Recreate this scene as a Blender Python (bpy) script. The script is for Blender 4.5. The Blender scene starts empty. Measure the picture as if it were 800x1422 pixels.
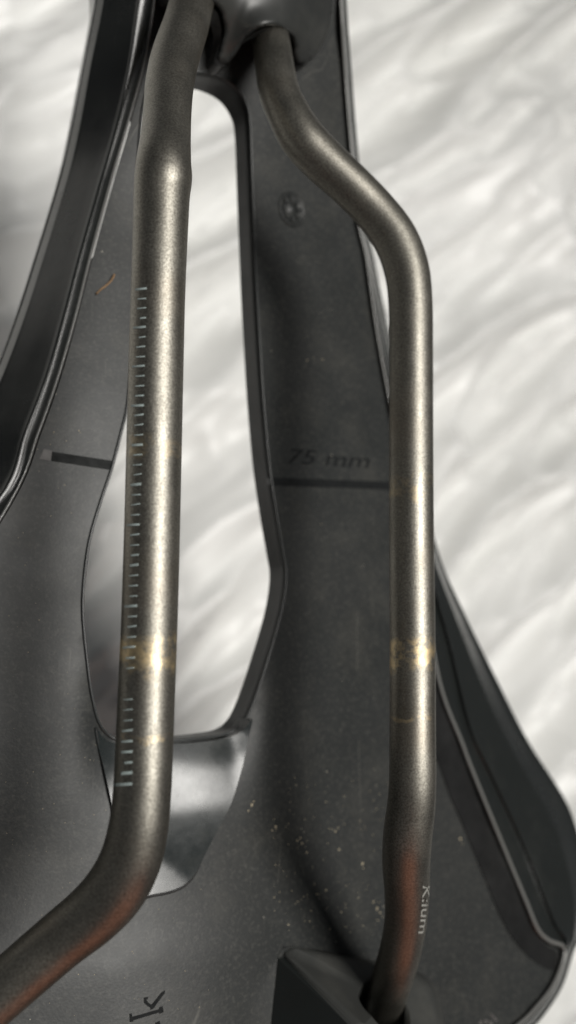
import bpy, bmesh, math, random
import numpy as np
from mathutils import Vector, Matrix, noise
from mathutils.geometry import delaunay_2d_cdt
random.seed(7)
S = 0.001                       # the scene is worked out in millimetres
sc = bpy.context.scene
C = sc.collection

# ------------------------------------------------------------------ camera
F = 1250.0
def unit(v):
    v = np.array(v, float); return v / np.linalg.norm(v)
ys = unit([.098, 6.5, -1]); xs = np.array([.832, 0, -.5545]); xs = unit(xs - ys * xs.dot(ys)); zs = np.cross(xs, ys)
R = np.array([xs, ys, zs])
def ray(px, py): return R @ np.array([(px - 400) / F, (711 - py) / F, -1.])
CAM = np.array([-22, 0, 75.]) - ray(212, 711) * 115.5
def at(px, py, z):
    r = ray(px, py); return CAM + r * ((z - CAM[2]) / r[2])
cd = bpy.data.cameras.new('camera'); cam = bpy.data.objects.new('camera', cd); C.objects.link(cam)
cam.matrix_world = Matrix.Translation(Vector(CAM * S)) @ Matrix(R.tolist()).to_4x4()
cd.sensor_fit = 'VERTICAL'; cd.sensor_height = 36; cd.lens = 36 * F / 1422
cd.clip_start = .005; cd.clip_end = 50
cd.dof.use_dof = True; cd.dof.focus_distance = .126; cd.dof.aperture_fstop = 14
sc.camera = cam

# ------------------------------------------------------------------ light
w = bpy.data.worlds.new('World'); sc.world = w; w.use_nodes = True
w.node_tree.nodes['Background'].inputs[0].default_value = (.93, .97, 1, 1)
w.node_tree.nodes['Background'].inputs[1].default_value = .075
def area(name, loc, target, size, power, col, size_y=None):
    l = bpy.data.lights.new(name, 'AREA'); l.size = size; l.energy = power; l.color = col
    if size_y: l.shape = 'RECTANGLE'; l.size_y = size_y
    o = bpy.data.objects.new(name, l); C.objects.link(o)
    o.location = Vector(loc) * S
    d = Vector(target) * S - o.location
    o.rotation_euler = d.to_track_quat('-Z', 'Y').to_euler()
    return o
area('window_light', (125, 70, 860), (10, 0, 40), .46, 9.3, (1, .975, .93), .30)
sc.view_settings.view_transform = 'Standard'; sc.view_settings.look = 'None'
sc.view_settings.exposure = 0; sc.view_settings.gamma = 1
sc.render.engine = 'CYCLES'

# ------------------------------------------------------------------ helpers
XC = 0.5
def sm(t):
    t = max(0., min(1., t)); return t * t * (3 - 2 * t)
def f(x, y):
    d = (x - XC) ** 2
    dip = 2.5 * max(0., min(1., (y + 50) / 19)) ** 1.6 * sm((18 - abs(x + 2)) / 9) * sm((-2 - y) / 24)      # the shell dips towards the cutout's lower edge
    return -dip + max(0., -44 - y) * .11 * min(1., max(0., -44 - y) / 20) + 45 - 8 * d / (d + 1600) + min(15., max(0, y - 50) ** 2 * .0045)
def on(px, py, dz=0.):
    z = 45.
    for _ in range(12):
        p = at(px, py, z + dz); z = f(p[0], p[1])
    return at(px, py, z + dz)
def obj(name, verts, faces, mat, parent=None, smooth=True, kind=None, label=None):
    me = bpy.data.meshes.new(name)
    me.from_pydata([tuple(float(c) * S for c in v) for v in verts], [], faces)
    me.update()
    if smooth: me.polygons.foreach_set('use_smooth', [True] * len(me.polygons))
    if mat: me.materials.append(mat)
    o = bpy.data.objects.new(name, me); C.objects.link(o); o.parent = parent
    if kind: o['kind'] = kind
    if label: o['label'] = label
    return o
def fixnormals(o):
    bm = bmesh.new(); bm.from_mesh(o.data); bmesh.ops.recalc_face_normals(bm, faces=bm.faces); bm.to_mesh(o.data); bm.free()
def catmull(P, n, closed=False):
    P = [np.array(p, float) for p in P]; out = []; m = len(P)
    for i in range(m if closed else m - 1):
        if closed: a, b, c, d = P[i - 1], P[i], P[(i + 1) % m], P[(i + 2) % m]
        else: a, b, c, d = P[max(i - 1, 0)], P[i], P[i + 1], P[min(i + 2, m - 1)]
        for k in range(n):
            t = k / n
            out.append(.5 * ((2 * b) + (c - a) * t + (2 * a - 5 * b + 4 * c - d) * t * t + (3 * b - a - 3 * c + d) * t ** 3))
    if not closed: out.append(P[-1])
    return out
def grid_faces(nu, nv, cu=False, cv=False):
    fs = []
    for i in range(nu if cu else nu - 1):
        for j in range(nv if cv else nv - 1):
            i2, j2 = (i + 1) % nu, (j + 1) % nv
            fs.append((i * nv + j, i2 * nv + j, i2 * nv + j2, i * nv + j2))
    return fs
def inside(pt, poly):
    x, y = pt; c = False; j = len(poly) - 1
    for i in range(len(poly)):
        xi, yi = poly[i][0], poly[i][1]; xj, yj = poly[j][0], poly[j][1]
        if (yi > y) != (yj > y) and x < (xj - xi) * (y - yi) / (yj - yi) + xi: c = not c
        j = i
    return c
def fill(poly, holes, step):
    """triangulate a plan outline with holes, interior filled with a grid; returns 2d verts and faces"""
    pts = [Vector((p[0], p[1])) for p in poly]; edges = [(i, (i + 1) % len(poly)) for i in range(len(poly))]
    for h in holes:
        b = len(pts); pts += [Vector((p[0], p[1])) for p in h]; edges += [(b + i, b + (i + 1) % len(h)) for i in range(len(h))]
    A = np.array([[p[0], p[1]] for p in poly]); allb = np.array([[p.x, p.y] for p in pts])
    x0, y0 = A.min(0); x1, y1 = A.max(0); k = 0; y = y0 + step / 2
    while y < y1:
        x = x0 + step / 2 + (step / 2 if k % 2 else 0)
        while x < x1:
            if inside((x, y), poly) and not any(inside((x, y), h) for h in holes) and ((allb - (x, y)) ** 2).sum(1).min() > (step * .45) ** 2:
                pts.append(Vector((x, y)))
            x += step
        y += step * .87; k += 1
    v, e, fc, _, _, _ = delaunay_2d_cdt(pts, edges, [], 0, 1e-6)
    out = []
    for t in fc:
        c = sum((v[i] for i in t), Vector((0, 0))) / len(t)
        if inside(c, poly) and not any(inside(c, h) for h in holes):
            a = (v[t[1]] - v[t[0]]).cross(v[t[2]] - v[t[0]])
            out.append(tuple(t) if a > 0 else tuple(reversed(t)))
    return v, out
def frames(P):
    T = [];
    for i in range(len(P)):
        T.append(unit(P[min(i + 1, len(P) - 1)] - P[max(i - 1, 0)]))
    N = []; n = np.array([0, 0, 1.])
    for t in T:
        n = unit(n - t * n.dot(t)); N.append(n)
    return T, N
def tube(P, rad, seg=24, closed=False, caps=True):
    V = []
    if closed:
        T = [unit(P[(i + 1) % len(P)] - P[i - 1]) for i in range(len(P))]; N = [unit(np.array([0, 0, 1.]) - t * t[2]) for t in T]
    else: T, N = frames(P)
    for i, p in enumerate(P):
        b = np.cross(T[i], N[i]); r = rad[i] if hasattr(rad, '__len__') else rad
        for k in range(seg):
            a = 2 * math.pi * k / seg; V.append(p + (math.cos(a) * N[i] + math.sin(a) * b) * r)
    Fc = grid_faces(len(P), seg, closed, True)
    if not closed and caps:
        Fc += [tuple(range(seg)), tuple(reversed(range((len(P) - 1) * seg, len(P) * seg)))]
    return V, Fc

# ------------------------------------------------------------------ materials
class NT:
    def __init__(s, name):
        s.m = bpy.data.materials.new(name); s.m.use_nodes = True; s.t = s.m.node_tree; s.b = s.t.nodes['Principled BSDF']
        s.co = s.n('ShaderNodeTexCoord').outputs['Object']
    def n(s, typ, **kw):
        x = s.t.nodes.new(typ)
        for k, v in kw.items(): setattr(x, k, v)
        return x
    def l(s, a, b): s.t.links.new(a, b)
    def set(s, **kw):
        for k, v in kw.items():
            k = k.replace('_', ' ').replace('IOR Level', 'IOR Level')
            i = s.b.inputs[k]; i.default_value = tuple(v) + (1,) if isinstance(v, (tuple, list)) and len(v) == 3 else v
    def noise(s, scale, detail=3, rough=.55, vec=None, dist=0):
        x = s.n('ShaderNodeTexNoise'); x.inputs['Scale'].default_value = scale; x.inputs['Detail'].default_value = detail
        x.inputs['Roughness'].default_value = rough; x.inputs['Distortion'].default_value = dist
        s.l(vec or s.co, x.inputs['Vector']); return x.outputs['Fac']
    def ramp(s, fac, stops):
        x = s.n('ShaderNodeValToRGB'); cr = x.color_ramp
        while len(cr.elements) < len(stops): cr.elements.new(.5)
        for e, (p, c) in zip(cr.elements, stops):
            e.position = p; e.color = (c, c, c, 1) if not isinstance(c, tuple) else c + (1,)
        s.l(fac, x.inputs[0]); return x.outputs[0]
    def mix(s, fac, a, b):
        x = s.n('ShaderNodeMix', data_type='RGBA')
        for v, i in ((fac, 0), (a, 6), (b, 7)):
            if hasattr(v, 'links'): s.l(v, x.inputs[i])
            else: x.inputs[i].default_value = v if i == 0 else tuple(v) + (1,)
        return x.outputs[2]
    def math(s, op, a, b=0.):
        x = s.n('ShaderNodeMath', operation=op)
        for v, i in ((a, 0), (b, 1)):
            if hasattr(v, 'links'): s.l(v, x.inputs[i])
            else: x.inputs[i].default_value = v
        return x.outputs[0]
    def bump(s, h, strength, dist):
        x = s.n('ShaderNodeBump'); x.inputs['Strength'].default_value = strength; x.inputs['Distance'].default_value = dist
        s.l(h, x.inputs['Height']); s.l(x.outputs[0], s.b.inputs['Normal'])
    def map(s, scale=(1, 1, 1), rot=(0, 0, 0)):
        x = s.n('ShaderNodeMapping'); x.inputs['Scale'].default_value = scale; x.inputs['Rotation'].default_value = rot
        s.l(s.co, x.inputs[0]); return x.outputs[0]

def mat_shell():
    m = NT('matte_plastic')
    big = m.noise(28, 4); fine = m.noise(2600, 2)
    dirt = m.ramp(m.noise(90, 6, .7), [(.50, 0), (.78, 1)])
    col = m.mix(m.ramp(big, [(.35, 0), (.7, 1)]), (.015, .0165, .0165), (.020, .021, .0205))
    col = m.mix(m.math('MULTIPLY', dirt, .2), col, (.10, .095, .08))
    # dust flecks
    v = m.n('ShaderNodeTexVoronoi'); v.inputs['Scale'].default_value = 330; v.inputs['Randomness'].default_value = 1; m.l(m.co, v.inputs['Vector'])
    spk = m.math('LESS_THAN', v.outputs['Distance'], m.math('MULTIPLY', m.noise(900, 2), .085))
    sep = m.n('ShaderNodeSeparateColor'); m.l(v.outputs['Color'], sep.inputs[0])
    spk = m.math('MULTIPLY', spk, m.math('GREATER_THAN', sep.outputs[0], .72))
    col = m.mix(m.math('MULTIPLY', spk, .55), col, (.32, .30, .25))
    col = m.mix(m.math('MULTIPLY', m.ramp(m.noise(1500, 3, .7), [(.5, 0), (.75, 1)]), .4), col, (.085, .083, .074))
    # hairline scratches
    s1 = m.noise(60, 2, .4, m.map((1, .06, 1), (0, 0, .5)), 1.2); s2 = m.ramp(s1, [(.497, 0), (.5, 1), (.503, 0)])
    s2 = m.math('MULTIPLY', s2, m.ramp(m.noise(45, 3), [(.58, 0), (.66, 1)]))
    col = m.mix(m.math('MULTIPLY', s2, .6), col, (.14, .135, .12))
    m.l(col, m.b.inputs['Base Color'])
    m.l(m.ramp(m.noise(60, 5, .6), [(.3, .38), (.75, .5)]), m.b.inputs['Roughness'])
    m.bump(fine, .26, .00006)
    m.set(Specular_IOR_Level=.26)
    return m.m
def mat_gloss(name, base, rough, dirt=.25, scratch=True):
    m = NT(name)
    d = m.ramp(m.noise(70, 6, .65), [(.5, 0), (.8, 1)])
    col = m.mix(m.math('MULTIPLY', d, dirt), base, (.09, .088, .078))
    m.l(col, m.b.inputs['Base Color'])
    m.l(m.ramp(m.noise(120, 6, .7), [(.35, rough), (.8, rough + .16)]), m.b.inputs['Roughness'])
    m.bump(m.noise(500, 3), .08, .0001)
    return m.m
def mat_rail(name, tint, dark):
    m = NT(name)
    g = m.noise(3600, 3, .7); p = m.noise(45, 4, .6)
    col = m.mix(m.ramp(g, [(.3, 0), (.7, 1)]), dark, tint)
    col = m.mix(m.math('MULTIPLY', m.ramp(p, [(.52, 0), (.72, 1)]), .45), col, (.20, .165, .125))
    # brassy scuffs where a clamp sat
    geo = m.n('ShaderNodeSeparateXYZ'); m.l(m.co, geo.inputs[0])
    yy = m.math('ADD', geo.outputs['Y'], m.math('MULTIPLY', m.math('SUBTRACT', m.noise(150, 3), .5), .007))
    for y0, wd, am in ((-.0178, .0013, .75), (-.0275, .0003, .5), (.0082, .0009, .3)):
        dd = m.math('ABSOLUTE', m.math('SUBTRACT', yy, y0))
        k = m.ramp(m.math('DIVIDE', dd, wd * 2), [(.5, 1), (1, 0)])
        k = m.math('MULTIPLY', m.math('MULTIPLY', k, am), m.ramp(m.noise(300, 4, .7), [(.44, 0), (.6, 1)]))
        col = m.mix(k, col, (.72, .56, .32))
    m.l(col, m.b.inputs['Base Color'])
    m.set(Metallic=1.)
    m.l(m.ramp(m.noise(160, 4), [(.3, .41), (.7, .50)]), m.b.inputs['Roughness'])
    m.bump(g, .26, .0001)
    return m.m
def mat_flat(name, c, rough=.5, metal=0):
    m = NT(name); m.set(Base_Color=c, Metallic=metal)
    m.l(m.ramp(m.noise(900, 3), [(.3, max(0, rough - .08)), (.7, rough + .08)]), m.b.inputs['Roughness'])
    cc = m.mix(m.ramp(m.noise(700, 4), [(.4, 0), (.75, 1)]), c, tuple(x * .65 for x in c)); m.l(cc, m.b.inputs['Base Color'])
    return m.m
def mat_cloth():
    m = NT('white_cotton')
    col = m.mix(m.ramp(m.noise(9, 4), [(.35, 0), (.7, 1)]), (.79, .79, .775), (.72, .72, .70))
    m.l(col, m.b.inputs['Base Color']); m.set(Roughness=.42, Specular_IOR_Level=.6)
    m.bump(m.noise(1800, 3), .25, .0002)
    return m.m
M_shell = mat_shell()
M_gloss = mat_gloss('gloss_black_cover', (.011, .0125, .012), .18, .12)
M_rim = mat_gloss('satin_black_rim', (.016, .018, .018), .30, .12)
M_bead = mat_gloss('highlit_edge_bead', (.13, .13, .125), .12, .2)  # base colour lightened to paint in the bright highlight along the ridge
M_panel = mat_gloss('polished_insert', (.011, .0145, .015), .20, .3)
M_band = mat_gloss('smooth_black_band', (.007, .007, .007), .26, .08)
M_block = mat_gloss('satin_dark_clamp', (.022, .023, .022), .36, .3)
M_rail = mat_rail('bronze_titanium', (.315, .30, .262), (.12, .112, .095))
M_print = mat_flat('black_print', (.003, .004, .0045), .75)
M_print.node_tree.nodes['Principled BSDF'].inputs['Specular IOR Level'].default_value = .22
M_print2 = mat_flat('worn_print', (.007, .008, .008), .7)
M_print2.node_tree.nodes['Principled BSDF'].inputs['Specular IOR Level'].default_value = .22
M_printw = mat_flat('faded_print', (.075, .068, .066), .5)
M_faint = mat_flat('rubbed_print', (.03, .031, .03), .5)
M_tick = mat_flat('pale_green_print', (.38, .45, .44), .5)
M_white = mat_flat('white_print', (.26, .26, .24), .5)
M_dirt = mat_flat('dried_mud', (.36, .31, .22), .9)
M_socket = mat_gloss('worn_socket_plastic', (.034, .035, .033), .40, .45)
M_hole = mat_flat('dark_socket', (.006, .006, .006), .7)
M_cloth = mat_cloth()

# ------------------------------------------------------------------ crumpled cloth
def build_cloth():
    nx, ny = 340, 400; x0, x1, y0, y1 = -360, 560, -460, 560
    V = []
    a = math.radians(42); ca, sa = math.cos(a), math.sin(a)
    N = lambda x, y, z=0: noise.noise(Vector((x, y, z)))
    for i in range(nx):
        x = x0 + (x1 - x0) * i / (nx - 1)
        for j in range(ny):
            y = y0 + (y1 - y0) * j / (ny - 1)
            p = x * ca + y * sa; q = -x * sa + y * ca
            q += 6 * N(x * .013, y * .013, 3)
            r1 = 1 - abs(N(p * .006, q * .026, 1)) * 2
            r2 = 1 - abs(N(p * .009 + 5, q * .042, 7)) * 2
            r3 = N(p * .014, q * .06, 12)
            c = 1 - abs(N(x * .028, y * .028, 20)) * 2
            z = 21 * abs(r1) ** 1.6 + 9 * r2 ** 2 + 3.2 * r3 + 3.4 * (1 - abs(N(p * .02, q * .10, 41)) * 2) ** 3 + 8 * max(0, c) ** 2 * (N(x * .01, y * .01, 9) + .4) + 5 * N(x * .008, y * .008, 30)
            far = 92 * (1 - sm(1 - (math.hypot(x / 1.3, y + 175) - 22) / 62)) if y < -40 else 92
            V.append((x, y, z - 32 - far))
    o = obj('cloth', V, grid_faces(nx, ny), M_cloth)
    o['label'] = 'crumpled white cloth with diagonal folds spread under the saddle'; o['category'] = 'cloth'
    return o
build_cloth()
def build_garment(name, z0, z1, col, label, y0, lean=.1):
    V = []; nx, nz = 90, 60
    for i in range(nx):
        for j in range(nz):
            x = -90 + 240 * i / (nx - 1); z = z0 + (z1 - z0) * j / (nz - 1)
            fy = 10 * noise.noise(Vector((x * .018, z * .004, 4))) + 5 * noise.noise(Vector((x * .045, z * .01, 9)))
            V.append((x, y0 + fy - z * lean + ((x - 60) / 200) ** 2 * -20, z))
    o = obj(name, V, grid_faces(nx, nz), mat_flat(name + '_fabric', col, .85))
    md = o.modifiers.new('thickness', 'SOLIDIFY'); md.thickness = .002
    o['label'] = label; o['category'] = 'garment'
build_garment('shirt', 75, 300, (.66, .25, .15), 'orange red shirt beyond the lower edge mirrored in the metal rails', -205, .75)
build_garment('unseen_trousers', -95, 90, (.05, .035, .03), 'dark brown garment added unseen to darken what the lower rails mirror', -300)  # added out of view so the lower rails mirror something dark

# ------------------------------------------------------------------ saddle outline stations
# every station: lip, ridge, dip, shoulder, wall, widest point (picture positions, heights above the shell)
def st(y, lip, ridge, dip, sh, wall, sil, ys_=None):
    yy = ys_ or [y] * 6
    return [on(lip, yy[0], 0), on(ridge, yy[1], .3), on(dip, yy[2], .75), on(sh, yy[3], .95), on(wall, yy[4], -6.5), on(sil, yy[5], -10)]
left = [st(-140, 236, 232, 226, 214, 166, 156), st(0, 218, 214, 208, 194, 144, 132), st(90, 203, 199, 194, 181, 126, 115), st(178, 179, 175, 171, 161, 110, 98),
        st(250, 158, 154, 150, 140, 93, 81), st(356, 129, 125, 121, 110, 61, 49), st(440, 108, 104, 99, 88, 34, 22),
        st(520, 86, 81, 76, 65, 4, -8), st(600, 58, 53, 47, 35, -32, -44), st(700, 17, 12, 6, -7, -80, -93)]
def sr(lip, ridge, groove, sil, dz=-7):
    g = np.array(groove, float); s = np.array(sil, float)
    m1 = g * .92 + s * .08; m2 = g * .34 + s * .66
    return [on(*lip, 0), on(*ridge, .8), on(*g, -.5), on(*m1, .35), on(*m2, -1.4), on(*s, dz)]
right = [sr((462, -140), (466, -140), (468, -140), (473, -140)), sr((470, 0), (472, 0), (474, 0), (479, 0)), sr((476, 100), (478, 100), (480, 100), (486, 100)),
         sr((484, 200), (486, 200), (488, 200), (494, 200)), sr((493, 300), (495, 300), (497, 300), (504, 300)),
         sr((506, 360), (508, 360), (510, 360), (517, 358)), sr((519, 450), (521, 450), (524, 450), (534, 442)),
         sr((534, 535), (536, 535), (540, 535), (553, 525)), sr((556, 650), (559, 650), (563, 648), (580, 640)),
         sr((578, 780), (582, 782), (592, 778), (606, 765)), sr((603, 940), (608, 942), (624, 900), (642, 850)),
         sr((635, 1030), (640, 1030), (650, 1015), (692, 952)), sr((650, 1070), (655, 1070), (678, 1078), (732, 1030)),
         sr((695, 1180), (700, 1180), (724, 1180), (787, 1118)), sr((724, 1250), (729, 1250), (752, 1250), (808, 1190)),
         sr((741, 1291), (746, 1290), (769, 1288), (813, 1250), -6), sr((757, 1309), (762, 1306), (782, 1301), (806, 1296), -6),
         sr((777, 1322), (783, 1318), (788, 1316), (795, 1320), -5), sr((766, 1362), (769, 1364), (772, 1366), (779, 1368), -5),
         sr((740, 1397), (743, 1399), (747, 1402), (755, 1406), -5), sr((714, 1422), (717, 1424), (721, 1427), (730, 1432), -5),
         sr((640, 1478), (642, 1481), (645, 1485), (652, 1494), -6)]
MX = 7.
mir = lambda s: [np.array([2 * MX - p[0], p[1], p[2]]) for p in s]
def lower(s, k):   # pull the widest point down
    return s
rear_l = [mir(s) for s in reversed(right[10:])]
ry = right[-1][0][1]
mid = [np.array([XC, ry - 5, p[2]]) + np.array([0, (p[1] - right[-1][0][1]) * 1.2, 0]) for p in right[-1]]
nose_l, nose_r = left[0], right[0]
def nose_mid():
    out = []
    for a, b in zip(nose_l, nose_r):
        c = (a + b) / 2; wd = abs(b[0] - a[0]) / 2; out.append(np.array([c[0], c[1] + wd * .9, c[2]]))
    return out
ring = [nose_mid()] + right + [mid] + rear_l + list(reversed(left))
SUB = 6
cols = [catmull([s[k] for s in ring], SUB, True) for k in range(6)]
stations = [[cols[k][i] for k in range(6)] for i in range(len(cols[0]))]
lip = [s[0] for s in stations]; sil = [s[5] for s in stations]
cen = np.array([XC, 10.])

# cutout outline
HP = [(238, 99), (270, 99), (300, 105), (325, 119), (341, 142), (347, 170), (350, 250), (353, 330), (356, 400), (360, 470), (365, 550), (373, 640), (383, 710), (393, 768), (397, 795),
      (394, 830), (385, 870), (370, 920), (357, 960), (346, 988), (336, 1005), (322, 1016), (300, 1022), (243, 1028), (172, 1028), (150, 1020), (137, 1003), (128, 970), (122, 930), (115, 860),
      (116, 810), (124, 750), (140, 695), (155, 650), (168, 600), (177, 560), (184, 480), (188, 400), (190, 300), (193, 200), (200, 140), (215, 108)]
hole = [on(a, b) for a, b in HP]; hole = catmull(hole, 4, True)

root = bpy.data.objects.new('bicycle_saddle', None); C.objects.link(root); root.empty_display_size = .02
root['label'] = 'black bicycle saddle seen from below with bronze metal rails and an oval cutout'; root['category'] = 'bicycle saddle'

# shell: matte underside with its thickness at the cutout
v2, fc = fill([(p[0], p[1]) for p in lip], [[(p[0], p[1]) for p in hole]], 2.1)
shell = obj('shell', [(v.x, v.y, f(v.x, v.y)) for v in v2], fc, M_shell, root)
# cover: rolled edge and side wall, all the way round
A2 = sum(p[5][0] * q[5][1] - q[5][0] * p[5][1] for p, q in zip(stations, stations[1:] + stations[:1]))
OUT = 1 if A2 > 0 else -1
prof = []
for i, s in enumerate(stations):
    lo = s[5]; tg = stations[(i + 1) % len(stations)][5] - stations[i - 1][5]; d = np.array([tg[1], -tg[0]]); d = d / np.linalg.norm(d)
    d = d * OUT
    a = np.array([*(lo[:2] - d * 1.2), lo[2] - 6]); b = np.array([*(lo[:2] - d * 4.5), lo[2] - 14]); c_ = np.array([*(lo[:2] - d * 8), lo[2] - 18])
    start = s[0] + np.array([0, 0, -.5])
    L = lambda p, q, t: p * (1 - t) + q * t
    prof.append(catmull([start] + s[1:4] + [L(s[3], s[4], .12), L(s[3], s[4], .9), L(s[4], s[5], .06), L(s[4], s[5], .85), s[5], a, b, c_], 3))
nv = len(prof[0])
cover = obj('cover', [p for r in prof for p in r], grid_faces(len(prof), nv, True), M_gloss, root); fixnormals(cover)
bead = [s[1] + np.array([0, 0, .15]) for s in stations]
nb = len(bead); V, Fc = tube(bead, [.27 if p[0] < 0 and p[1] > -15 else .27 + .14 * sm((-p[1] + 10) / 20) for p in bead], 10, True)
obj('edge_bead', V, Fc, M_bead, root)
# seat top (the side lying on the cloth)
inner = [r[-1] for r in prof]
holeb = [np.array([p[0], p[1], p[2] - 5.4]) for p in hole]
v2, fc = fill([(p[0], p[1]) for p in inner], [[(p[0], p[1]) for p in holeb]], 4)
IB = np.array([[p[0], p[1], p[2]] for p in inner]); HB = np.array([[p[0], p[1], p[2]] for p in holeb])
V = []
for v in v2:
    q = np.array([v.x, v.y]); di = np.sqrt(((IB[:, :2] - q) ** 2).sum(1)); dh = np.sqrt(((HB[:, :2] - q) ** 2).sum(1))
    zi = IB[di.argmin(), 2]; zh = HB[dh.argmin(), 2]; a, b = di.min(), dh.min(); t = a / (a + b + 1e-6)
    bot = 9.; zz = max(bot, zh - b * .95); k = min(1, a / 10); k = k * k * (3 - 2 * k)
    V.append((v.x, v.y, zi * (1 - k) + zz * k))
padding = obj('padding', V, fc, M_gloss, root)
# cutout wall
wp = []
for p in hole:
    wp.append([p + np.array([0, 0, -.1]), p + np.array([0, 0, -.9]), p + np.array([0, 0, -3.]), p + np.array([0, 0, -4.7]), p + np.array([0, 0, -5.4])])
wp2 = []
H2 = np.array([p[:2] for p in hole])
for i, r in enumerate(wp):
    t = H2[(i + 1) % len(H2)] - H2[i - 1]; nrm = np.array([t[1], -t[0]]); nrm = nrm / (np.linalg.norm(nrm) + 1e-9)
    cc = np.array([-2., 20.])
    # outline runs clockwise in plan: point the normal into the opening
    if not inside(tuple(H2[i] + nrm * .4), hole): nrm = -nrm
    offs = [0, .35, -.25, .25, .1]
    wp2.append([np.array([*(p[:2] + nrm * o_), p[2]]) for p, o_ in zip(r, offs)])
wall = obj('cutout_wall', [p for r in wp2 for p in r], grid_faces(len(wp2), 5, True), M_rim, root); fixnormals(wall)
V, Fc = tube([p + np.array([0, 0, .12]) for p in hole], .26, 10, True)
rim = obj('cutout_rim', V, Fc, M_rim, root)

# insert panel below the cutout
def patch(name, px, dz, mat, parent, step=1.2, wall_h=.4, bulge=None, sm=4, label=None):
    o2 = [on(a, b, dz) for a, b in px]
    if sm: o2 = catmull(o2, sm, True)
    v2, fc = fill([(p[0], p[1]) for p in o2], [], step)
    g = bulge or (lambda x, y, d: 0)
    B = np.array([p[:2] for p in o2])
    V = [(v.x, v.y, f(v.x, v.y) + dz + g(v.x, v.y, np.sqrt(((B - (v.x, v.y)) ** 2).sum(1).min()))) for v in v2]
    n = len(V); m = len(o2)
    V += [(p[0], p[1], f(p[0], p[1]) + dz + g(p[0], p[1], 0)) for p in o2] + [(p[0], p[1], f(p[0], p[1]) + dz - wall_h) for p in o2]
    # boundary skirt with its own vertices, so the edge stays crisp
    fc = list(fc) + [(n + i, n + m + i, n + m + (i + 1) % m, n + (i + 1) % m) for i in range(m)]
    o = obj(name, V, fc, mat, parent, label=label); fixnormals(o)
    return o
patch('insert_panel', [(138, 1012), (150, 1026), (172, 1034), (243, 1034), (300, 1028), (322, 1022), (337, 1012), (347, 998), (345, 1012), (338, 1040), (330, 1072), (318, 1115), (304, 1150), (291, 1182), (279, 1212), (266, 1230), (248, 1240), (222, 1246), (198, 1247), (184, 1215), (170, 1160), (158, 1110), (147, 1060)],
      2.0, M_panel, root, 1.0, 4., lambda x, y, d: max(-1.8, max(-1.2, .12 * x) - .55 * sm((y + 37) / 6) - .15 * ((lambda t: t * t / 8 if t < 4 else t - 2)(max(0., -40 - y)))))
PX = [(138, 1012), (147, 1060), (158, 1110), (170, 1160), (184, 1215), (198, 1247), (222, 1246), (248, 1240), (266, 1230), (279, 1212), (291, 1182), (304, 1150), (318, 1115), (330, 1072), (338, 1040), (346, 1008)]
seam = [on(a_, b_, 1.6) for a_, b_ in PX]
V, Fc = tube([np.array([p[0], p[1], f(p[0], p[1]) + .05]) for p in catmull(seam, 5)], .26, 8)
obj('insert_seam', V, Fc, M_hole, root)
# smooth band beside the ridge on the right wing
patch('smooth_band', [(600, 1035), (612, 1066), (626, 1106), (642, 1143), (662, 1192), (684, 1246), (702, 1286), (716, 1308), (740, 1333), (768, 1347), (778, 1325), (757, 1311), (740, 1291), (723, 1252), (694, 1182), (649, 1072), (634, 1030), (602, 945), (585, 905), (586, 980)], .26, M_band, shell, 1.6, .4)

# ------------------------------------------------------------------ printed marks on the shell
def decal(name, quads, mat, parent, dz=.10, th=.08, label=None):
    V = []; Fs = []
    for q in quads:
        b = len(V); n = len(q)
        V += [on(a, c, dz) for a, c in q] + [on(a, c, dz - th) for a, c in q]
        Fs.append(tuple(range(b, b + n))); Fs += [(b + i, b + (i + 1) % n, b + n + (i + 1) % n, b + n + i) for i in range(n)]
    o = obj(name, V, Fs, mat, parent, False, label=label); fixnormals(o); return o
def band(x0, y0, x1, y1, h, n=8):
    return [[(x0 + (x1 - x0) * i / n, y0 + (y1 - y0) * i / n), (x0 + (x1 - x0) * (i + 1) / n, y0 + (y1 - y0) * (i + 1) / n), (x0 + (x1 - x0) * (i + 1) / n, y0 + h + (y1 - y0) * (i + 1) / n), (x0 + (x1 - x0) * i / n, y0 + h + (y1 - y0) * i / n)] for i in range(n)]
decal('width_line', band(378, 663, 570, 670, 11), M_print, shell, label='printed width line right of the cutout')
decal('width_line', band(370, 664, 379, 664.5, 9), M_faint, shell)
decal('width_line', band(72, 627, 157, 640, 13), M_print2, shell, label='printed width line left of the cutout')
decal('width_line', [[(61, 623), (73, 626), (70, 640), (55, 637)]], M_printw, shell, label='grey end block of the printed line')
def text_mesh(s, name='t', shear=0., off=0.):
    cu = bpy.data.curves.new(name, 'FONT'); cu.body = s; cu.size = 1; cu.shear = shear; cu.resolution_u = 4; cu.offset = off
    o = bpy.data.objects.new(name, cu); C.objects.link(o)
    dg = bpy.context.evaluated_depsgraph_get(); dg.update()
    me = bpy.data.meshes.new_from_object(o.evaluated_get(dg)); bpy.data.objects.remove(o); bpy.data.curves.remove(cu)
    V = np.array([v.co[:] for v in me.vertices]); P = [tuple(p.vertices) for p in me.polygons]; bpy.data.meshes.remove(me)
    return V, P
tv, tp = text_mesh('75 mm', 't', .22, .004)
tv[:, 0] -= tv[:, 0].min(); tv[:, 1] -= 0; W = tv[:, 0].max(); Hh = .72
V = []
for x, y, _ in tv:
    px = 400 + x / W * 114; py = 643 + (x / W) * 7 - y / Hh * 21
    V.append(on(px, py, .09))
obj('width_text', V, tp, M_print, shell, False)
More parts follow.
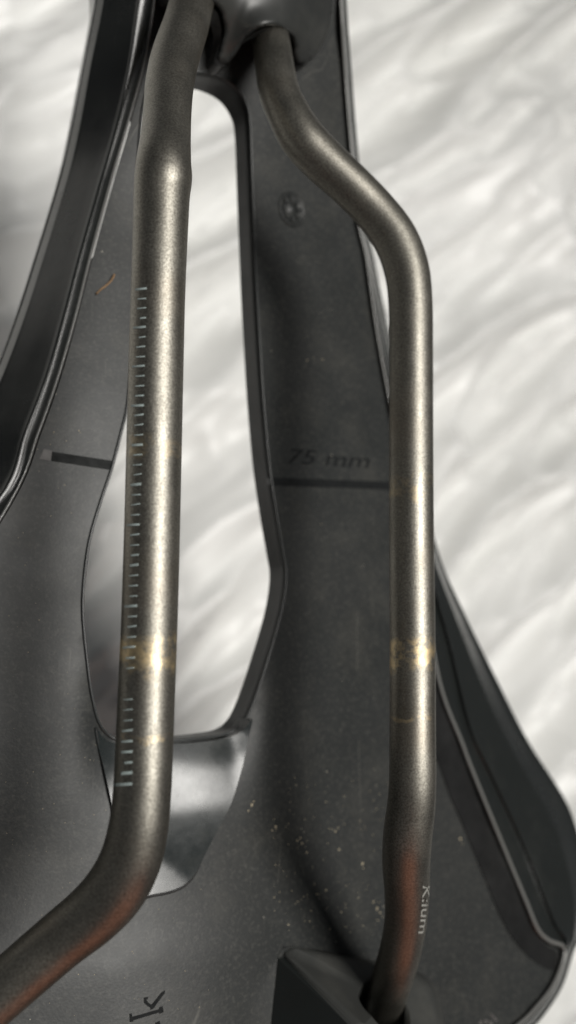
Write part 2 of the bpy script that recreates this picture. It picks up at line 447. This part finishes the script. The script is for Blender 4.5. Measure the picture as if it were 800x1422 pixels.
# embossed sprocket-like emblem
c0 = on(405, 291)
def emblem():
    V = []; Fs = []
    rr = [(3.35, .02), (3.1, .45), (2.85, .45), (2.6, .12), (0.9, .10), (.7, .30)]; seg = 40
    for r, z in rr:
        for k in range(seg):
            a = 2 * math.pi * k / seg; x, y = c0[0] + r * math.cos(a), c0[1] + r * math.sin(a); V.append((x, y, f(x, y) + z))
    Fs = grid_faces(len(rr), seg, False, True); Fs.append(tuple(range((len(rr) - 1) * seg, len(rr) * seg)))
    o = obj('emblem', V, Fs, M_shell, shell, label='small round embossed emblem'); fixnormals(o)
    for k in range(8):
        a = math.pi / 4 * k + .2
        ca, sa = math.cos(a), math.sin(a); P = []
        for u, v in ((1.3, -.35), (2.3, -.5), (2.45, 0), (2.3, .5), (1.3, .35), (1.15, 0)):
            x, y = c0[0] + u * ca - v * sa, c0[1] + u * sa + v * ca; P.append((x, y, f(x, y) + .42))
        Q = [(p[0], p[1], p[2] - .4) for p in P]
        obj('emblem_tooth', P + Q, [(0, 1, 2, 3, 4, 5)] + [(i, i + 6, (i + 1) % 6 + 6, (i + 1) % 6) for i in range(6)], M_shell, o, False)
emblem()
# letter k and the faint marks at the lower edge
def z4(*pts): return [(120 + a / 4, 1320 + b / 4) for a, b in pts]
decal('logo_letter', [z4((245, 372), (420, 322), (425, 338), (248, 392)), z4((240, 352), (252, 350), (262, 395), (243, 398)), z4((408, 315), (424, 310), (430, 342), (408, 352), (402, 340)),
                      z4((358, 330), (372, 322), (435, 238), (438, 222), (420, 232), (355, 312)), z4((372, 322), (382, 312), (345, 290), (330, 268), (322, 292), (345, 312)),
                      z4((322, 292), (320, 262), (345, 258), (340, 272), (330, 272)), z4((385, 400), (408, 392), (412, 420), (385, 430))], M_print, shell, label='dark slab letter k printed upright')
decal('size_mark', [[(680, 1408), (682, 1407), (691, 1417), (689, 1419)], [(672, 1417), (676, 1415), (678, 1420), (674, 1422)], [(665, 1418), (669, 1417), (670, 1423), (666, 1424)], [(679, 1418), (682, 1417), (685, 1423), (681, 1425)]], M_printw, shell)

# mud crumbs and grit
def crumb(px, py, r, z0=.0):
    c = on(px, py, r * .25 + z0); V = []; n = 6
    for k in range(n):
        a = 2 * math.pi * k / n; q = r * random.uniform(.6, 1.3); V.append((c[0] + q * math.cos(a), c[1] + q * math.sin(a), c[2] - r * .3))
    V.append((c[0], c[1], c[2] + r * random.uniform(.2, .5)))
    return V, [(k, (k + 1) % n, n) for k in range(n)]
V = []; Fs = []
def add(vf):
    b = len(V); V.extend(vf[0]); Fs.extend([tuple(i + b for i in t) for t in vf[1]])
for px, py, r in [(350, 1118, .55), (345, 1126, .4), (353, 1113, .3), (413, 1168, .5), (420, 1172, .45), (417, 1164, .4), (426, 1184, .35), (466, 1155, .4), (470, 1150, .3), (471, 1180, .4), (504, 1200, .5), (505, 1206, .35), (453, 1237, .45), (440, 1242, .3), (474, 1267, .35), (480, 1255, .25),
                  (524, 1262, .45), (528, 1268, .4), (520, 1252, .35), (525, 1278, .3), (437, 1228, .25), (498, 1240, .2), (383, 1148, .5), (378, 1153, .3), (640, 1165, .5), (643, 1172, .3), (427, 500, .3), (435, 497, .22), (448, 499, .25), (70, 617, .18), (110, 598, .2), (75, 600, .2), (92, 612, .15), (446, 728, .2), (397, 1148, .2), (432, 1265, .2)]:
    add(crumb(px, py, r * .62))
for _ in range(170):
    add(crumb(random.uniform(0, 780), random.uniform(560, 1420), random.uniform(.05, .13)) if False else crumb(*[random.uniform(380, 590), random.uniform(1080, 1300)], random.uniform(.05, .15)))
for _ in range(160):
    px, py = random.uniform(0, 320), random.uniform(600, 1420)
    p = on(px, py)
    if inside((p[0], p[1]), hole) or not inside((p[0], p[1]), lip): continue
    add(crumb(px, py, random.uniform(.04, .10)))
obj('grit', V, Fs, M_dirt, shell, False, kind='stuff')
# dried grass hair near the left lip
V, Fc = tube(catmull([on(134, 408, .3), on(140, 402, .5), (on(148, 396, .5)), on(155, 389, .7), on(159, 381, .4)], 4), .16, 6)
obj('straw_fibre', V, Fc, mat_flat('straw', (.22, .13, .06), .7), shell, label='short brown fibre stuck to the shell')

# ------------------------------------------------------------------ rails
def make_rail(pts, ends_label):
    P = [at(px, py, z) for px, py, wd, z in pts]
    rad = [wd / 2 * (R.T @ (p - CAM))[2] * -1 / F for p, (px, py, wd, z) in zip(P, pts)]
    Q = catmull([np.append(p, r) for p, r in zip(P, rad)], 8)
    path = [q[:3] for q in Q]; rr = [q[3] for q in Q]
    V, Fc = tube(path, rr, 40)
    o = obj('rail', V, Fc, M_rail, root, label=ends_label)
    return o, path, rr
LP = [(288, -75, 60, 44), (269, -6, 60, 58), (258, 36, 63, 63.8), (244, 78, 66, 67), (236, 115, 67, 69.7), (233, 150, 66.5, 72.3), (230.5, 190, 69, 74.8), (227.5, 226, 76, 76.6), (227, 246, 79.5, 76.9), (225, 268, 78, 76.8), (223.5, 305, 76.5, 76.7),
      (220, 400, 75, 76.5), (217, 500, 76, 76), (212, 711, 77, 75.5), (208, 850, 78, 75.5), (204, 950, 79, 75.5), (200, 1050, 80, 75.5), (197, 1105, 81, 75.3), (192, 1150, 83, 74.8), (181, 1195, 86, 73.6), (160, 1235, 87, 71.5), (128, 1270, 84, 69), (85, 1305, 80, 66.5), (35, 1348, 79, 64), (-30, 1405, 78, 61), (-100, 1465, 76, 57)]
RP = [(362, -25, 50, 42), (369, 15, 50, 52), (376, 55, 52, 58.5), (381, 90, 54, 61.3), (387, 125, 56, 63.5), (398, 153, 58, 65), (419, 190, 62, 66.8), (448, 222, 62, 68), (485, 256, 60, 69.5), (520, 292, 60, 70.8), (548, 330, 62, 72), (564, 372, 62.5, 72.7), (570, 420, 61, 73),
      (571, 500, 60.5, 73), (571, 600, 61, 73), (571.5, 750, 62, 73), (573, 900, 63, 73), (573, 1020, 64, 73), (573, 1080, 65, 72.8), (571, 1120, 66.5, 72), (566, 1160, 67.5, 70.6), (564, 1200, 66, 68.5), (565, 1240, 62, 66), (563, 1280, 58, 63), (556, 1320, 57, 59.5), (546, 1355, 56, 54.5), (535, 1390, 54, 48), (522, 1440, 52, 38)]
railL, pathL, radL = make_rail(LP, 'left rail with printed ruler marks')
railR, pathR, radR = make_rail(RP, 'right rail without ruler marks')
def on_rail(path, rad, px, py, lift=.06):
    """nearest point of the rail surface seen at a picture position"""
    r = unit(ray(px, py)); best = None
    for i in range(len(path) - 1):
        a, b = path[i], path[i + 1]
        t = unit(b - a); n = np.cross(r, t); nn = np.linalg.norm(n)
        if nn < 1e-6: continue
        n /= nn; w0 = a - CAM; d = w0.dot(n)
        if abs(d) >= rad[i] * .999: continue
        # point on ray closest to axis
        m = np.array([r, -t, n]).T; s = np.linalg.solve(m, w0)
        if -.02 <= s[1] / np.linalg.norm(b - a) <= 1.02 or best is None:
            pr = CAM + r * s[0]; sin = nn; back = math.sqrt(rad[i] ** 2 - d * d) / sin
            hit = pr - r * back; ax = a + t * (hit - a).dot(t)
            if -.5 <= (hit - a).dot(t) / np.linalg.norm(b - a) <= 1.5: best = (hit, unit(hit - ax), t)
    if best is None: return None
    return best[0] + best[1] * lift
def rail_patch(name, rail, path, rad, x0, x1, y, h, mat, slant=0):
    V = []; n = 5; top = []; 
    for k in range(n + 1):
        px = x0 + (x1 - x0) * k / n; yy = y + slant * k / n
        a, b = on_rail(path, rad, px, yy - h / 2), on_rail(path, rad, px, yy + h / 2)
        a2, b2 = on_rail(path, rad, px, yy - h / 2, -.03), on_rail(path, rad, px, yy + h / 2, -.03)
        if a is None or b is None: return
        V += [a, b, b2, a2]
    Fs = []
    for k in range(n):
        q = k * 4
        Fs += [(q, q + 1, q + 5, q + 4), (q + 1, q + 2, q + 6, q + 5), (q + 3, q, q + 4, q + 7)]
    Fs += [(0, 3, 2, 1), (n * 4, n * 4 + 1, n * 4 + 2, n * 4 + 3)]
    o = obj(name, V, Fs, mat, rail, False)
    return o
edge_y = np.array([400, 1095]); 
y = 402.; k = 0; ticks = []
yl = np.interp
while y < 1080:
    ticks.append((y, k % 4 == 0)); sp = 13.3 + (y - 402) / 690 * 1.5; y += sp; k += 1
ticks = [t for t in ticks if t[0] < 1083] + [(1090, True)]
for i, (y, big) in enumerate(ticks):
    rx = np.interp(y, [402, 608, 715, 869, 974, 1090], [203.5, 198.5, 194, 189.5, 184, 183.5]); ln = 12 if not big else 17
    if y > 1030: ln += 3
    if y == 1090: ln = 26
    if 936 < y < 960: continue
    if random.random() < .25: ln *= random.uniform(.5, .9)
    rail_patch('tick_mark', railL, pathL, radL, rx - ln, rx, y, (3.0 if big else 1.8) + (1.2 if y > 1030 else 0) + random.uniform(-.4, .4), M_tick, random.uniform(-.8, .4) - 1)
# lettering along the lower right rail
tv, tp = text_mesh('K:ium', 't', 0, .005); tv[:, 0] -= tv[:, 0].min(); W = tv[:, 0].max()
V = []; ok = True
for x, y, _ in tv:
    s = x / W; py = 1230 + s * 66
    cx = np.interp(py, [1200, 1240, 1280, 1320], [564, 565, 563, 556]); hw = np.interp(py, [1200, 1240, 1280, 1320], [33, 31, 29, 28.5])
    # baseline on the left, letter tops towards the edge
    px = cx + hw * math.sin(math.radians(45 + y / .72 * 40))
    p = on_rail(pathR, radR, px, py, .05)
    if p is None: ok = False; p = on_rail(pathR, radR, cx, py, .05)
    V.append(p)
obj('rail_lettering', V, tp, M_white, railR, False)

# ------------------------------------------------------------------ nose clamp block
NB = [(216, -130, 6), (217, -40, 3), (219, 2, 1.2), (223, 13, 1), (233, 16, 1), (241, 10, 3), (246, 1, 9), (256, -5, 13), (274, -6, 13.5), (290, 1, 12), (304, 12, 9.6), (310, 32, 8), (310, 48, 6.8), (304, 68, 5.6), (301, 80, 5), (304, 86, 4.7), (311, 89, 4.6), (319, 86, 4.8), (328, 74, 6),
      (340, 56, 8.4), (356, 42, 11), (372, 36, 12), (388, 38, 11.4), (402, 48, 8.8), (407, 60, 7), (406, 76, 5.6), (411, 86, 5), (420, 88, 4.9), (440, 76, 4.9), (456, 48, 5), (462, 20, 5), (463, -20, 5.5), (462, -130, 7)]
def nose_block():
    n2 = catmull([np.array(p, float) for p in NB], 4, True)
    v2, fc = fill([(p[0], -p[1]) for p in n2], [], 4.5)
    B = np.array([[p[0], p[1]] for p in n2]); Z = np.array([p[2] for p in n2]); V = []
    for v in v2:
        d = np.sqrt(((B - (v.x, -v.y)) ** 2).sum(1)); w_ = 1 / (d ** 3 + 20); e = min(1, d.min() / 4.5)
        rise = 1.2 * sm(d.min() / 60)
        V.append(on(v.x, -v.y, (w_ * Z).sum() / w_.sum() + 1.2 * (1 - (1 - e) ** 2) - .8 + rise))
    top = [on(p[0], p[1], p[2]) for p in n2]
    n = len(V); m = len(n2)
    for k in range(2):
        V += [(p[0], p[1], p[2] - .8 if k == 0 else max(f(p[0], p[1]) - 1.5, p[2] - 3.6)) for p in top]
    fc = list(fc)
    for r in range(1, 2):        # the side wall has its own vertices, so the rim of the plate stays crisp
        a0 = n + (r - 1) * m; b0 = n + r * m
        fc += [(a0 + i, b0 + i, b0 + (i + 1) % m, a0 + (i + 1) % m) for i in range(m)]
    o = obj('nose_clamp', V, fc, M_block, root, label='scalloped dark block holding both rails at the nose'); fixnormals(o)
nose_block()

# ------------------------------------------------------------------ rear rail socket (wedge) with a bored hole
def wedge():
    a = on(388, 1318, .2); b = on(404, 1312, .2)
    c = on(520, 1334, 1.8); d = on(574, 1349, 3.6); d2 = on(593, 1363, 4.8); e = on(603, 1384, 6.2); e2 = on(606, 1410, 8.2); g = on(607, 1450, 11); h = at(600, 1520, 62)
    k = at(505, 1427, 61)
    top = [b, c, d, d2, e, e2, g, h, k, a]
    base = [on(404, 1312, -1), on(520, 1334, -1), on(578, 1346, -1), on(600, 1358, -1), on(612, 1380, -1), on(618, 1410, -1), on(622, 1450, -1), on(610, 1560, -1), on(352, 1560, -1), on(386, 1322, -1)]
    n = len(top)
    # top as a fan round a centre, sides as quads
    ctr = sum(top) / n
    V = top + [ctr] + base
    Fs = [(i, (i + 1) % n, n) for i in range(n)] + [(i, n + 1 + i, n + 1 + (i + 1) % n, (i + 1) % n) for i in range(n)] + [tuple(n + 1 + i for i in range(n))]
    o = obj('rail_socket', V, Fs, M_socket, root, False, label='wedge shaped rear socket gripping the right rail'); fixnormals(o)
    bm = bmesh.new(); bm.from_mesh(o.data)
    sharp = [ed for ed in bm.edges if len(ed.link_faces) == 2 and ed.calc_face_angle() > .5]
    bmesh.ops.bevel(bm, geom=sharp, offset=1.3 * S, segments=5, affect='EDGES', profile=.5)
    bm.to_mesh(o.data); bm.free()
    # bore
    tdir = unit(pathR[-1] - pathR[-20]); q = [p for p in pathR if p[2] < 66][0]
    p0 = at(538, 1386, 56) - tdir * 6; p1 = p0 + tdir * 22
    V, Fc = tube([p0, p0 * .5 + p1 * .5, p1], 4.9, 40)
    cut = obj('bore', V, Fc, M_hole); fixnormals(cut)
    md = o.modifiers.new('b', 'BOOLEAN'); md.object = cut; md.solver = 'EXACT'; md.operation = 'DIFFERENCE'
    dg = bpy.context.evaluated_depsgraph_get(); dg.update()
    me = bpy.data.meshes.new_from_object(o.evaluated_get(dg)); o.modifiers.clear(); o.data = me
    bpy.data.objects.remove(cut)
    o.data.materials.clear(); o.data.materials.append(M_socket); o.data.materials.append(M_gloss)
    for p in o.data.polygons:
        p.material_index = 1 if (p.normal.x < -.3 and p.area > 2e-5) else 0
    return o
wedge()
